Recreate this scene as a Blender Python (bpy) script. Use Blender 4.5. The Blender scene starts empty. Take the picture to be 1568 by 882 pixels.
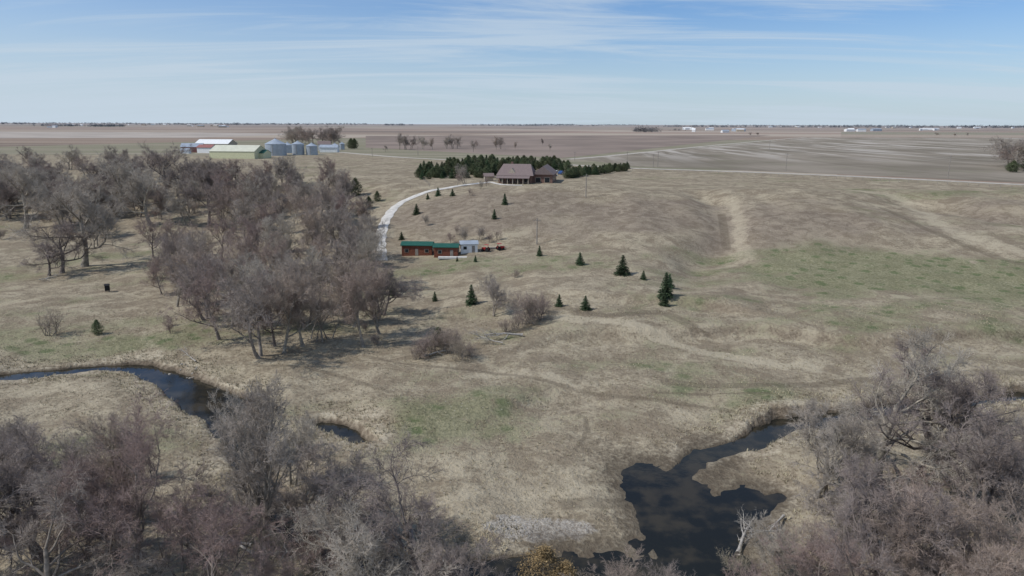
import bpy, math, random
import numpy as np
from mathutils import Matrix, Vector
rng=np.random.default_rng(11); random.seed(11)
rad=math.radians
scene=bpy.context.scene
# ------------------------------------------------------------ camera
F=1079.0; CAMZ=40.0
M=Matrix.Rotation(rad(90-13.1),3,'X')@Matrix.Rotation(rad(0.18),3,'Z')
cd=bpy.data.cameras.new('camera'); cam=bpy.data.objects.new('camera',cd)
scene.collection.objects.link(cam)
cam.matrix_world=Matrix.Translation((0,0,CAMZ))@M.to_4x4()
cd.sensor_width=36; cd.lens=36*F/1568; cd.clip_end=90000; cd.clip_start=1
scene.camera=cam
scene.view_settings.view_transform='Standard'; scene.view_settings.look='None'; scene.view_settings.exposure=0

# ------------------------------------------------------------ maths
def ss(a,b,x):
    t=np.clip((x-a)/(b-a),0,1); return t*t*(3-2*t)
_ws={}
def wn(x,y,scale,seed,n=7):
    k=(seed,n)
    if k not in _ws:
        r=np.random.default_rng(seed)
        _ws[k]=(r.uniform(0,2*math.pi,n),r.uniform(0.6,1.7,n),r.uniform(0,6.28,n))
    a,f,p=_ws[k]; o=0
    for i in range(n):
        o=o+np.sin((x*math.cos(a[i])+y*math.sin(a[i]))*f[i]*6.28/scale+p[i]+1.3*np.sin((x*math.sin(a[i])-y*math.cos(a[i]))*3.7/scale+p[i]*2))
    return o/n*1.6
def ramp_lim(x):
    y0=np.interp(x,[-250,-100,-20,60,300],[240,205,170,165,150])
    y1=np.interp(x,[-250,-110,-30,20,100,250],[420,390,320,300,300,285])
    return y0,y1
def polyd(x,y,pts):
    best=np.full(np.shape(x),1e9)
    for a,b in zip(pts[:-1],pts[1:]):
        dx,dy=b[0]-a[0],b[1]-a[1]; L=dx*dx+dy*dy+1e-9
        t=np.clip(((x-a[0])*dx+(y-a[1])*dy)/L,0,1)
        d=np.hypot(x-a[0]-t*dx,y-a[1]-t*dy)-( (a[2]+(b[2]-a[2])*t) if len(a)>2 else 0)
        best=np.minimum(best,d)
    return best
GUL=[(72,290),(74,262),(72,240),(66,215),(50,190),(42,165)]
GUL2=[(150,300),(155,268),(165,240),(215,205),(260,190)]
GUL3=[(190,285),(205,255),(240,235)]
def base_h(x,y):
    x=np.asarray(x,float); y=np.asarray(y,float)
    y0,y1=ramp_lim(x)
    t=np.clip((y-y0)/(y1-y0),0,1); h=14*t*t*(3-2*t)
    fade=1-ss(0.78,1.0,t)
    h=h+fade*(0.5*wn(x,y,60,3)+0.3*wn(x,y,22,4)+1.5*(wn(x,y,95,5))*ss(0,0.3,t))
    h=h-fade*2.4*np.exp(-(polyd(x,y,GUL)/7)**2)-fade*4.6*np.exp(-(polyd(x,y,GUL2)/11)**2)-fade*3.0*np.exp(-(polyd(x,y,GUL3)/8)**2)
    h=h+fade*2.6*np.exp(-((x-118)/22)**2-((y-225)/40)**2)
    s=y-(122+6*np.sin(x/17.0)+2*np.sin(x/6.0)+0.12*x)
    h=h+fade*1.9*ss(-2.2,2.2,s)*ss(-10,15,x)
    s=y-(150+5*np.sin(x/13.0)+1.5*np.sin(x/5.0)-0.1*x)
    h=h+fade*1.5*ss(-2.2,2.2,s)*ss(-25,-5,x)*(1-ss(40,60,x))
    s=y-(96+5*np.sin(x/9.0)+2*np.sin(x/4.0)+.1*x)
    h=h+.7*(ss(-3,3,s)-1)*ss(-22,-8,x)*(1-ss(28,40,x))
    return h
def ray(u,v): return M@Vector(((u-784)/F,(441-v)/F,-1))
_ts=np.geomspace(20,60000,2000)
def G(u,v,z=None):
    """surveyed ground point for a bearing from the drone"""
    d=ray(u,v)
    if z is not None:
        t=(z-CAMZ)/d.z; return d.x*t,d.y*t
    g=CAMZ+_ts*d.z-base_h(_ts*d.x,_ts*d.y)
    below=g<0
    i=int(np.argmax(below)) if below.any() else len(_ts)-1
    a,b=g[i-1],g[i]; f=a/(a-b) if a!=b else 1
    t=_ts[i-1]+(_ts[i]-_ts[i-1])*min(max(f,0),1)
    return float(t*d.x),float(t*d.y)
def line(pts,z=None):
    o=[]
    for p in pts:
        x,y=G(p[0],p[1],z); o.append((x,y)+tuple(p[2:]))
    return o
WZ=-1.5
def smoothline(p,n=5):
    p=np.array(p,float); q=[]
    for i in range(len(p)-1):
        p0=p[max(i-1,0)];p1=p[i];p2=p[i+1];p3=p[min(i+2,len(p)-1)]
        for k in range(n):
            t=k/n
            q.append(0.5*((2*p1)+(-p0+p2)*t+(2*p0-5*p1+4*p2-p3)*t*t+(-p0+3*p1-3*p2+p3)*t**3))
    q.append(p[-1]); return [tuple(a) for a in q]
creeks=[line([(-150,585,1.2),(-60,582,1.2),(0,579,1.2),(60,575,1.2),(130,568,1.3),(210,567,1.7),(262,583,2.5),(300,604,3.4),(335,628,3.6),(362,662,1.8),(395,740,.9),(480,830,1.4),(620,880,2),(720,885,1.8),(800,872,1.5),(900,890,1.8),(1060,880,2.3)],WZ),
 line([(1750,598,2),(1568,612,2),(1480,617,1.8),(1380,627,1.8),(1290,642,2.2),(1205,655,2.4),(1150,680,1.3),(1080,700,.8),(1030,738,1.1),(1032,790,1.8),(1055,850,2.4),(1080,930,2.6)],WZ),
 line([(1195,762,.3),(1150,777,.8),(1090,800,1.8)],WZ),
 line([(492,651,.5),(528,662,1.1),(556,684,.8)],WZ)]
creeks=[smoothline(c) for c in creeks]
def creek_d(x,y):
    d=np.full(np.shape(x),1e9)
    for c in creeks: d=np.minimum(d,polyd(x,y,c))
    return d+0.35*wn(x,y,7,21)+0.28*wn(x,y,2.5,22)
def Hh(x,y):
    x=np.asarray(x,float);y=np.asarray(y,float)
    b=base_h(x,y); near=(y>30)&(y<175)&(np.abs(x)<320)
    out=b.copy()
    if near.any():
        xx=x[near];yy=y[near];bb=b[near]
        d=creek_d(xx,yy)
        c=1-ss(-0.7,1.4+.8*wn(xx,yy,14,30),d)
        z=bb*(1-c)-2.6*c
        z-=0.5*(1-ss(1.5,8,d))*(1-c)
        z+=0.05*wn(xx,yy,1.8,31)+0.09*wn(xx,yy,4.2,32)
        out[near]=z
    return out
def hz(x,y): return float(Hh(np.array([x]),np.array([y]))[0])

# ------------------------------------------------------------ materials
def newmat(name):
    m=bpy.data.materials.new(name); m.use_nodes=True; nt=m.node_tree
    return m,nt,nt.nodes['Principled BSDF']
class NB:
    def __init__(s,nt): s.nt=nt
    def n(s,t,ins=None,**kw):
        nd=s.nt.nodes.new(t)
        for k,v in kw.items(): setattr(nd,k,v)
        if ins:
            for k,v in ins.items():
                if hasattr(v,'is_linked') : s.nt.links.new(v,nd.inputs[k])
                else: nd.inputs[k].default_value=v
        return nd
    def math(s,op,a,b=0.0,c=0.0,clamp=False):
        nd=s.n('ShaderNodeMath',{0:a,1:b,2:c},operation=op); nd.use_clamp=clamp; return nd.outputs[0]
    def mix(s,f,a,b):
        nd=s.n('ShaderNodeMix',data_type='RGBA')
        for i,v in ((0,f),(6,a),(7,b)):
            if hasattr(v,'is_linked'): s.nt.links.new(v,nd.inputs[i])
            else: nd.inputs[i].default_value=(v+(1,) if isinstance(v,tuple) and len(v)==3 else v)
        return nd.outputs[2]
    def noise(s,vec,scale,detail=4,rough=.55,dist=0):
        return s.n('ShaderNodeTexNoise',{'Vector':vec,'Scale':scale,'Detail':detail,'Roughness':rough,'Distortion':dist}).outputs[0]
    def step(s,v,a,b):
        return s.n('ShaderNodeMapRange',{0:v,1:a,2:b,3:0.0,4:1.0},interpolation_type='SMOOTHSTEP').outputs[0]
def simple(name,col,rough=.8,var=.25,scale=2.0,metal=0,objvar=0.0,bump=0,det=3):
    m,nt,b=newmat(name); k=NB(nt)
    tc=k.n('ShaderNodeTexCoord').outputs['Object']
    ns=k.noise(tc,scale,det)
    dark=tuple(c*(1-var) for c in col); lite=tuple(min(1,c*(1+var)) for c in col)
    c=k.mix(k.step(ns,.3,.7),dark,lite)
    if objvar:
        oi=k.n('ShaderNodeObjectInfo').outputs['Random']
        hs=k.n('ShaderNodeHueSaturation',{'Color':c,'Value':k.math('ADD',k.math('MULTIPLY',oi,objvar*2),1-objvar),
            'Hue':k.math('ADD',k.math('MULTIPLY',oi,.04),.48)})
        c=hs.outputs[0]
    nt.links.new(c,b.inputs['Base Color']); b.inputs['Roughness'].default_value=rough; b.inputs['Metallic'].default_value=metal
    b.inputs['Specular IOR Level'].default_value=.25
    if bump:
        bp=k.n('ShaderNodeBump',{'Height':ns,'Strength':bump}); nt.links.new(bp.outputs[0],b.inputs['Normal'])
    return m
bark=simple('bark',(.24,.205,.17),.9,.35,30,objvar=.25)
twig=simple('twig',(.345,.295,.255),.9,.2,3,objvar=.22,det=0)
twig_red=simple('twig_reddish',(.34,.265,.225),.9,.2,3,objvar=.2,det=0)
twig_tan=simple('twig_tan',(.40,.325,.24),.9,.2,3,objvar=.2,det=0)
deadwood=simple('deadwood',(.36,.33,.29),.9,.25,20)
needle=simple('needles',(.058,.088,.042),.8,.4,6,objvar=.3,det=1)
needle_b=simple('needles_brown',(.24,.17,.085),.8,.4,6,det=1)
far_tree=simple('far_tree',(.15,.145,.145),.9,.25,.02,det=1)
far_tree2=simple('distant_tree',(.14,.155,.175),.9,.2,.01,det=1)  # bluish base colour has the distance haze painted in
gravel=simple('gravel',(.54,.51,.46),.95,.15,.6)
dirtroad=simple('dirt_road',(.40,.36,.30),.95,.15,.3)
white=simple('white_paint',(.75,.75,.73),.6,.08,1)
yellow=simple('yellow_metal',(.60,.59,.38),.5,.08,1)
redroof=simple('red_metal',(.30,.13,.11),.5,.15,1)
greenroof=simple('green_metal',(.022,.095,.07),.5,.15,2)
logred=simple('log_siding',(.18,.065,.04),.8,.3,4)
brick=simple('brick',(.20,.12,.095),.85,.25,4)
shingle=simple('shingles',(.20,.155,.145),.9,.15,3)
glass=simple('window_glass',(.02,.025,.03),.1,.1,1)
galv=simple('galvanised',(.38,.42,.46),.4,.1,.4,metal=.2)
wood=simple('pole_wood',(.27,.24,.21),.9,.2,4)
concrete=simple('concrete',(.55,.53,.49),.9,.1,1)
tan_m=simple('tan_siding',(.42,.36,.28),.8,.1,1)
black=simple('black_paint',(.012,.012,.014),.6,.2,3)
bluep=simple('blue_paint',(.04,.10,.26),.3,.1,3)
redp=simple('red_paint',(.40,.03,.025),.4,.1,3)
rubber=simple('rubber',(.02,.02,.02),.8,.2,3)
stone=simple('stone',(.32,.29,.25),.9,.3,2,bump=.4)
tuftm=simple('dry_grass',(.345,.30,.205),.95,.3,.25,det=1)

# ------------------------------------------------------------ mesh helpers
def mesh_np(name,V,Q,mats,midx=None,smooth=False,link=True):
    me=bpy.data.meshes.new(name)
    V=np.asarray(V,np.float32); me.vertices.add(len(V)); me.vertices.foreach_set('co',V.ravel())
    loops=np.concatenate([q.ravel() for q in Q]).astype(np.int32)
    tot=np.concatenate([np.full(len(q),q.shape[1]) for q in Q]).astype(np.int32)
    st=np.concatenate([[0],np.cumsum(tot)[:-1]]).astype(np.int32)
    me.loops.add(len(loops)); me.loops.foreach_set('vertex_index',loops)
    me.polygons.add(len(tot)); me.polygons.foreach_set('loop_start',st)
    try: me.polygons.foreach_set('loop_total',tot)
    except Exception: pass
    for m in mats: me.materials.append(m)
    if midx is not None: me.polygons.foreach_set('material_index',np.asarray(midx,np.int32))
    if smooth: me.polygons.foreach_set('use_smooth',np.ones(len(tot),bool))
    me.update(calc_edges=True)
    return me
def add(name,me,loc=(0,0,0),rot=0,scale=(1,1,1),parent=None,euler=None):
    o=bpy.data.objects.new(name,me); scene.collection.objects.link(o)
    o.location=loc; o.rotation_euler=euler if euler else (0,0,rot)
    o.scale=scale if hasattr(scale,'__len__') else (scale,)*3
    if parent: o.parent=parent
    return o
def unit(a): return a/(np.linalg.norm(a,axis=-1,keepdims=True)+1e-9)
def tubes(P,R,k,r_):
    N,S,_=P.shape
    T=unit(np.gradient(P,axis=1)); ref=unit(r_.normal(size=(N,1,3)))
    U=unit(np.cross(T,ref)); Vv=np.cross(T,U)
    a=np.arange(k)*2*math.pi/k
    V=P[:,:,None,:]+R[:,:,None,None]*(np.cos(a)[None,None,:,None]*U[:,:,None,:]+np.sin(a)[None,None,:,None]*Vv[:,:,None,:])
    idx=np.arange(N*S*k).reshape(N,S,k)
    a0=idx[:,:-1,:];a1=np.roll(a0,-1,2);b0=idx[:,1:,:];b1=np.roll(b0,-1,2)
    return V.reshape(-1,3),np.stack([a0,a1,b1,b0],-1).reshape(-1,4)
def gen_tree(seed,spec,nstem=1,lean=.08,r0=.022,twm=twig,norm=True,trunkmat=bark,spreadstem=.03):
    r=np.random.default_rng(seed)
    P0=np.zeros((nstem,3)); P0[:,:2]=r.normal(size=(nstem,2))*spreadstem*(nstem>1)
    D=unit(np.concatenate([r.normal(size=(nstem,2))*lean,np.ones((nstem,1))],1))
    L=np.full(nstem,spec[0]['L'])*r.uniform(.8,1.1,nstem); R=np.full(nstem,r0)*r.uniform(.75,1,nstem)
    Vs=[];Qs=[];mi=[];off=0
    for lv,s in enumerate(spec):
        ns=s['seg'];N=len(P0)
        pts=[P0];d=D;ds=[D]
        for i in range(ns):
            d=unit(d+s['wob']*r.normal(size=(N,3))+np.array([0,0,s['trop']]))
            pts.append(pts[-1]+d*(L/ns)[:,None]);ds.append(d)
        P=np.stack(pts,1);DD=np.stack(ds,1)
        t=np.linspace(0,1,ns+1)
        Rr=R[:,None]*(1-s.get('tap',.75)*t)[None]
        if lv==0: Rr[:,0]*=1.35
        V,Q=tubes(P,Rr,s['k'],r); Vs.append(V);Qs.append(Q+off);off+=len(V)
        mi.append(np.full(len(Q),0 if lv<=2 else 1))
        if lv==len(spec)-1: break
        nc=s['nc']; c=spec[lv+1]
        tt=s['t0']+(1-s['t0'])*(np.arange(nc)[None]+r.uniform(0,1,(N,nc)))/nc
        tt[:,-1]=1.0
        f=tt*ns; i0=np.clip(f.astype(int),0,ns-1); fr=f-i0
        rows=np.arange(N)[:,None]
        pp=P[rows,i0]*(1-fr)[...,None]+P[rows,i0+1]*fr[...,None]
        dd=DD[rows,i0+1]; rr=Rr[rows,i0]*(1-fr)+Rr[rows,i0+1]*fr
        rv=r.normal(size=(N,nc,3)); perp=unit(rv-(rv*dd).sum(-1,keepdims=True)*dd)
        ang=np.radians(r.normal(s['ang'],s['ang']*.25,(N,nc))); ang[:,-1]*=.4
        nd=unit(np.cos(ang)[...,None]*dd+np.sin(ang)[...,None]*perp)
        LL=c['L']*r.uniform(.6,1.25,(N,nc))*(1.15-.45*tt)
        LL=LL*np.clip((L/s['L']),.5,1.2)[:,None]
        keep=r.uniform(size=(N,nc))<s.get('keep',1); 
        P0=pp[keep];D=nd[keep];L=LL[keep];R=np.maximum((rr*s.get('rr',.62))[keep],s.get('rmin',.0008))
    V=np.concatenate(Vs)
    if norm: V=V/np.percentile(V[:,2],99.8)
    return mesh_np('bare_tree_mesh',V,Qs,[trunkmat,twm],np.concatenate(mi))
def sp(kind):
    if kind=='near': return [dict(L=.42,seg=6,wob=.07,trop=.05,k=8,nc=8,t0=.3,ang=54,tap=.5,rr=.6),
        dict(L=.47,seg=8,wob=.2,trop=.08,k=6,nc=7,t0=.25,ang=50,tap=.8),
        dict(L=.22,seg=5,wob=.22,trop=.07,k=4,nc=7,t0=.2,ang=44,tap=.75,rmin=.0012),
        dict(L=.115,seg=3,wob=.2,trop=.05,k=3,nc=6,t0=.15,ang=42,tap=.65,rmin=.0008),
        dict(L=.065,seg=2,wob=.2,trop=.03,k=3,nc=5,t0=.15,ang=40,tap=.6,rmin=.0006),
        dict(L=.042,seg=1,wob=.1,trop=.03,k=3,tap=.6)]
    if kind=='oak': return [dict(L=.42,seg=6,wob=.07,trop=.05,k=7,nc=8,t0=.35,ang=50,tap=.5,rr=.6),
        dict(L=.44,seg=7,wob=.2,trop=.08,k=5,nc=7,t0=.25,ang=48,tap=.8),
        dict(L=.21,seg=4,wob=.22,trop=.06,k=3,nc=6,t0=.2,ang=45,tap=.75,rmin=.0014),
        dict(L=.11,seg=3,wob=.2,trop=.05,k=3,nc=6,t0=.15,ang=42,tap=.65,rmin=.0009),
        dict(L=.062,seg=1,wob=.2,trop=.03,k=3,nc=5,t0=.15,ang=40,tap=.6,rmin=.0007),
        dict(L=.040,seg=1,wob=.1,trop=.03,k=3,tap=.6)]
    if kind=='tall': return [dict(L=.60,seg=8,wob=.08,trop=.1,k=7,nc=10,t0=.25,ang=36,tap=.7,rr=.6),
        dict(L=.34,seg=6,wob=.15,trop=.14,k=5,nc=7,t0=.25,ang=36,tap=.78),
        dict(L=.18,seg=4,wob=.18,trop=.08,k=3,nc=5,t0=.2,ang=36,tap=.75,rmin=.0014),
        dict(L=.095,seg=3,wob=.2,trop=.05,k=3,nc=5,t0=.15,ang=38,tap=.65,rmin=.0009),
        dict(L=.055,seg=1,wob=.2,trop=.03,k=3,nc=5,t0=.15,ang=38,tap=.6,rmin=.0007),
        dict(L=.038,seg=1,wob=.1,trop=.03,k=3,tap=.6)]
    if kind=='multi': return [dict(L=.62,seg=8,wob=.1,trop=.06,k=5,nc=7,t0=.25,ang=33,tap=.75,rr=.6),
        dict(L=.32,seg=5,wob=.15,trop=.12,k=4,nc=6,t0=.2,ang=34,tap=.78),
        dict(L=.17,seg=3,wob=.18,trop=.08,k=3,nc=5,t0=.2,ang=34,tap=.75,rmin=.0014),
        dict(L=.10,seg=2,wob=.2,trop=.05,k=3,nc=5,t0=.15,ang=36,tap=.65,rmin=.0009),
        dict(L=.06,seg=1,wob=.15,trop=.03,k=3,tap=.6)]
    if kind=='shrub': return [dict(L=.7,seg=6,wob=.14,trop=.04,k=4,nc=6,t0=.15,ang=35,tap=.7,rr=.6),
        dict(L=.38,seg=4,wob=.2,trop=.08,k=3,nc=6,t0=.15,ang=38,tap=.7,rmin=.0028),
        dict(L=.2,seg=3,wob=.2,trop=.05,k=3,nc=5,t0=.15,ang=38,tap=.7,rmin=.0018),
        dict(L=.1,seg=1,wob=.2,trop=.05,k=3,tap=.6)]
    if kind=='snag': return [dict(L=.65,seg=8,wob=.09,trop=.05,k=8,nc=8,t0=.3,ang=45,tap=.6,rr=.6),
        dict(L=.36,seg=7,wob=.22,trop=.05,k=6,nc=5,t0=.3,ang=45,tap=.75),
        dict(L=.16,seg=4,wob=.25,trop=.03,k=4,nc=4,t0=.3,ang=45,tap=.75),
        dict(L=.08,seg=3,wob=.25,trop=.0,k=3,tap=.7)]
T_near=[gen_tree(201,sp('near')),gen_tree(202,sp('near'),2,.25,.02),gen_tree(203,sp('near'),2,.2,.02,twm=twig_red)]
T_oak=[gen_tree(101,sp('oak')),gen_tree(102,sp('oak'),2,.25),gen_tree(103,sp('oak'),twm=twig_red),gen_tree(108,sp('oak'),2,.3,.018)]
T_tall=[gen_tree(104,sp('tall')),gen_tree(105,sp('tall'),2,.15),gen_tree(106,sp('tall'),2,.2,.016,twig_red)]
T_multi=[gen_tree(110,sp('multi'),6,.32,.010,twig_red,spreadstem=.08),gen_tree(111,sp('multi'),7,.38,.009,twig,spreadstem=.1)]
T_shrub=[gen_tree(120,sp('shrub'),10,.6,.012,twig_red,spreadstem=.12),gen_tree(121,sp('shrub'),11,.7,.011,twig_tan,spreadstem=.16)]
T_snag=[gen_tree(130,sp('snag'),1,.1,.024,deadwood,trunkmat=deadwood),gen_tree(131,sp('snag'),1,.1,.024,deadwood,trunkmat=deadwood)]

def gen_conifer(seed,mat,width=.3,nwh=34):
    r=np.random.default_rng(seed); V=[]
    for i in range(nwh):
        z=.03+.95*(i/nwh)**.9
        nb=int(11-6*i/nwh)
        for j in range(nb):
            a=r.uniform(0,6.28); Rm=width*(1-z)**.85*r.uniform(.65,1.12)+.012
            npt=max(3,int(Rm/.028))
            for q in range(npt):
                f=(q+.6)/npt; c=np.array([math.cos(a)*Rm*f,math.sin(a)*Rm*f,z-.22*Rm*f+.05*f*f*Rm])
                for w in range(3):
                    o=r.normal(size=(3,3))*np.array([.021,.021,.014])*(1.15-.4*z)
                    V.append(c+o)
    V=np.array(V).reshape(-1,3); V[:,2]=np.clip(V[:,2],.0,1.02)
    Q=[np.arange(len(V)).reshape(-1,3)]
    P=np.array([[[0,0,0],[0,0,.5],[0,0,1.0]]],float);R=np.array([[.018,.011,.002]])
    TV,TQ=tubes(P,R,6,r)
    return mesh_np('conifer_mesh',np.concatenate([V,TV]),[Q[0],TQ+len(V)],[mat,bark],np.concatenate([np.zeros(len(Q[0])),np.ones(len(TQ))]))
T_con=[gen_conifer(1,needle),gen_conifer(2,needle,.36),gen_conifer(3,needle,.26)]
def gen_cedar(seed,mat,sz=.014):
    r=np.random.default_rng(seed); V=[]
    for i in range(260):
        z=r.uniform(.05,1)**.8; Rm=.32*(math.sin(min(1,z*1.05)*math.pi*.92+.25)**.8 if z<.98 else .1)*r.uniform(.3,1.1); a=r.uniform(0,6.28)
        c=np.array([Rm*math.cos(a),Rm*math.sin(a),z*.95])
        V.append((c+r.normal(size=(26,1,3))*.035+r.normal(size=(26,3,3))*sz).reshape(-1,3))
    V=np.concatenate(V); V[:,2]=np.clip(V[:,2],0,1.1)
    P=np.array([[[0,0,0],[0,0,.5],[0,0,.9]]],float);TV,TQ=tubes(P,np.array([[.022,.014,.003]]),6,r)
    q=np.arange(len(V)).reshape(-1,3)
    return mesh_np('cedar_mesh',np.concatenate([V,TV]),[q,TQ+len(V)],[mat,bark],np.concatenate([np.zeros(len(q)),np.ones(len(TQ))]))
needle_c=simple('needles_cedar',(.095,.11,.055),.8,.35,6,objvar=.25,det=1)
T_cedar=[gen_cedar(5,needle_b,.009),gen_cedar(6,needle_c)]

# ------------------------------------------------------------ terrain
def axis(lo,hi,step,g,end):
    c=list(np.arange(lo,hi,step)); s=step
    while c[-1]<end: s*=g; c.append(c[-1]+s)
    return c
xs=axis(0,112,.75,1.055,40000); xs=np.array(sorted([-a for a in xs[1:]]+xs))
ys=axis(46,152,.6,1.018,700); 
s=12
while ys[-1]<40000: s*=1.07; ys.append(ys[-1]+s)
ys=np.array([-600,-300,-150,-60,-20,0,12,22,30,36,40,43]+ys)
XX,YY=np.meshgrid(xs,ys); sh=XX.shape
x=XX.ravel();y=YY.ravel(); z=Hh(x,y)
idx=np.arange(len(x)).reshape(sh)
Q=np.stack([idx[:-1,:-1],idx[:-1,1:],idx[1:,1:],idx[1:,:-1]],-1).reshape(-1,4)
road_px=[(520,233),(600,240),(660,243.5),(760,248),(860,252),(965,257.5),(1100,262),(1300,270),(1568,283),(1750,292)]
road=line(road_px,14.0)
rx=[p[0] for p in road];ry=[p[1] for p in road]
farm=np.where(x<rx[0],(y>600)*1.0,((y>np.interp(x,rx,ry)+5))*1.0)
farm=np.where(x>rx[-1],(y>np.interp(x,[rx[-1],rx[-1]+300],[ry[-1],ry[-1]-150]))*1.0,farm)
cdist=np.full(x.shape,50.0); nm=(y>30)&(y<190)&(np.abs(x)<330); cdist[nm]=creek_d(x[nm],y[nm])
bank=1-ss(.5,5.5+3.5*wn(x,y,19,40),cdist)
y0,y1=ramp_lim(x); tr=np.clip((y-y0)/(y1-y0),0,1)
def blob(cu,cv,ru,rv):
    cx,cy=G(cu,cv); return np.exp(-(((x-cx)/ru)**2+((y-cy)/rv)**2))
green=.16+.36*wn(x,y,60,50)+.30*wn(x,y,21,51)
green+=.65*blob(1450,440,55,40)+.5*blob(1250,400,40,35)+.7*blob(0,430,20,30)+.4*blob(660,440,30,12)+.8*blob(1000,560,14,6)+.7*blob(1100,600,14,5)+.5*blob(200,520,40,14)+.3*blob(750,400,20,12)+.6*blob(640,660,8,5)+.4*blob(1500,300,30,20)+.4*blob(720,620,16,8)
green-=.5*bank
green=green-.6*(tr>.3)*(tr<.97)*blob(1000,330,60,45)
brown=.95*blob(960,325,55,28)+.8*blob(700,325,26,26)+.9*blob(1250,340,40,22)+.6*blob(700,310,30,20)+.8*blob(1520,330,30,30)+.35*wn(x,y,26,55)
trail=np.zeros_like(x)
def tl(px,w,amt=1.0):
    global trail
    pts=line(px); d=polyd(x,y,smoothline(pts,4)); trail=np.maximum(trail,amt*(1-ss(w*.1,w*2.2,d+.6*w*wn(x,y,9,60)+.3*w*wn(x,y,3.5,61))))
tl([(860,487),(940,492),(1000,512),(1060,535),(1130,549),(1230,562)],1.9,1.1)
tl([(1120,300),(1132,340),(1128,370),(1140,400)],2.8,.7)
tl([(1170,295),(1135,340)],2.2,.5)
tl([(1310,292),(1390,312),(1440,345),(1568,390)],4,.8)
tl([(1440,345),(1500,355),(1568,350)],2.5,.6)
tl([(1060,535),(1020,575)],1,.5)
tl([(735,575),(820,572),(880,590)],1.7,.8)
tl([(560,300),(620,290),(580,330),(565,360)],2,.6)
tl([(720,770),(860,755),(1000,775)],4,.7)
tl([(420,555),(520,548),(640,560)],1.2,.4)
tl([(640,430),(560,480),(520,540)],2.5,.5)
tl([(100,470),(200,500),(240,540)],1.2,.5)
tl([(620,690),(760,740),(900,720),(980,700)],3,.5)
tl([(240,590),(120,590),(0,600)],4,.6)
tl([(1568,470),(1400,455),(1250,470)],3,.4)
wear=np.zeros_like(x)
for px,w in (([(560,545),(640,560),(760,572),(900,602),(1050,620),(1190,634)],.5),([(860,470),(930,483),(1010,478),(1060,500)],1.2),([(1180,600),(1000,600)],.35),([(1020,585),(1200,590),(1400,575),(1568,570)],1.0),([(870,772),(940,768),(1005,765)],1.0),([(860,620),(900,650),(880,690)],.3),([(1040,700),(1060,680),(1100,660)],.6),([(400,560),(500,570),(600,600)],.5),([(1350,318),(1420,352),(1568,405)],1.3),([(1105,330),(1112,380)],1.2)):
    d=polyd(x,y,smoothline(line(px),4)); wear=np.maximum(wear,1-ss(w*.4,w*2,d))
sandb=1-ss(-.5,2.8,polyd(x,y,line([(765,802,.5),(820,800,.9),(890,800,.4)],-.2))+1.1*wn(x,y,5,70)+.6*wn(x,y,2,71))
woods=np.zeros_like(x)
def ap(cu,cv,a,b): 
    global woods
    woods=np.maximum(woods,blob(cu,cv,a,b))
for b in ((450,440,28,35),(250,330,60,60),(120,330,60,50),(200,800,18,12),(60,780,20,14),(620,870,12,6),(1300,760,14,9),(1480,820,18,14),(560,420,14,40),(430,800,14,10),(1150,880,10,8)): ap(*b)
gm,nt,bs=newmat('ground'); k=NB(nt)
V=np.stack([x,y,z],1)
me=mesh_np('ground',V,[Q],[gm],smooth=True)
def attr(name,r,g,b):
    a=me.color_attributes.new(name,'FLOAT_COLOR','POINT')
    c=np.ones((len(r),4),np.float32); c[:,0]=r;c[:,1]=g;c[:,2]=b
    a.data.foreach_set('color',c.ravel())
attr('m1',bank,np.clip(green,0,1.5),np.clip(brown,0,1.2)); attr('m2',trail,sandb,farm); attr('m3',wear,woods,tr)
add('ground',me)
pos=k.n('ShaderNodeNewGeometry').outputs['Position']
s1=k.n('ShaderNodeSeparateColor',{0:k.n('ShaderNodeAttribute',attribute_name='m1').outputs['Color']}).outputs
s2=k.n('ShaderNodeSeparateColor',{0:k.n('ShaderNodeAttribute',attribute_name='m2').outputs['Color']}).outputs
s3=k.n('ShaderNodeSeparateColor',{0:k.n('ShaderNodeAttribute',attribute_name='m3').outputs['Color']}).outputs
n1=k.noise(pos,.05,2,.6); n2=k.noise(pos,.28,4,.68,.8); n3=k.noise(pos,1.7,3,.7); n4=k.noise(pos,.10,4,.65,1.2); n5=k.noise(pos,5.0,0,.7)
nn=k.math('ADD',k.math('MULTIPLY',n2,.55),k.math('MULTIPLY',n3,.45))
def masked(a,amt,lo,hi):
    return k.step(k.math('ADD',a,k.math('MULTIPLY',k.math('SUBTRACT',nn,.5),amt)),lo,hi)
c=k.mix(k.step(nn,.38,.62),(.205,.168,.118),(.385,.328,.235))
c=k.mix(k.math('MULTIPLY',k.step(n4,.47,.60),.6),c,(.195,.155,.11))
c=k.mix(k.math('MULTIPLY',k.step(n4,.45,.34),.5),c,(.43,.37,.265))
gmask=k.math('MULTIPLY',masked(s1[1],2.4,.3,.95),.68)
c=k.mix(gmask,c,k.mix(k.step(n3,.35,.65),(.125,.138,.070),(.225,.22,.125)))
sp1=k.n('ShaderNodeTexVoronoi',{'Vector':pos,'Scale':.24,'Randomness':1.0}).outputs['Distance']
spm=k.math('MULTIPLY',k.math('MULTIPLY',k.step(k.math('ADD',sp1,k.math('MULTIPLY',n3,.5)),.66,.42),k.step(s1[1],.3,.85)),.7)
c=k.mix(spm,c,(.095,.125,.055))
c=k.mix(k.math('MULTIPLY',masked(s1[2],1.2,.3,.95),.65),c,k.mix(k.step(n2,.35,.65),(.155,.122,.095),(.245,.20,.155)))
c=k.mix(k.math('MULTIPLY',masked(s1[0],1.8,.25,.85),.72),c,k.mix(k.step(nn,.38,.62),(.23,.185,.13),(.47,.41,.305)))
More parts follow.
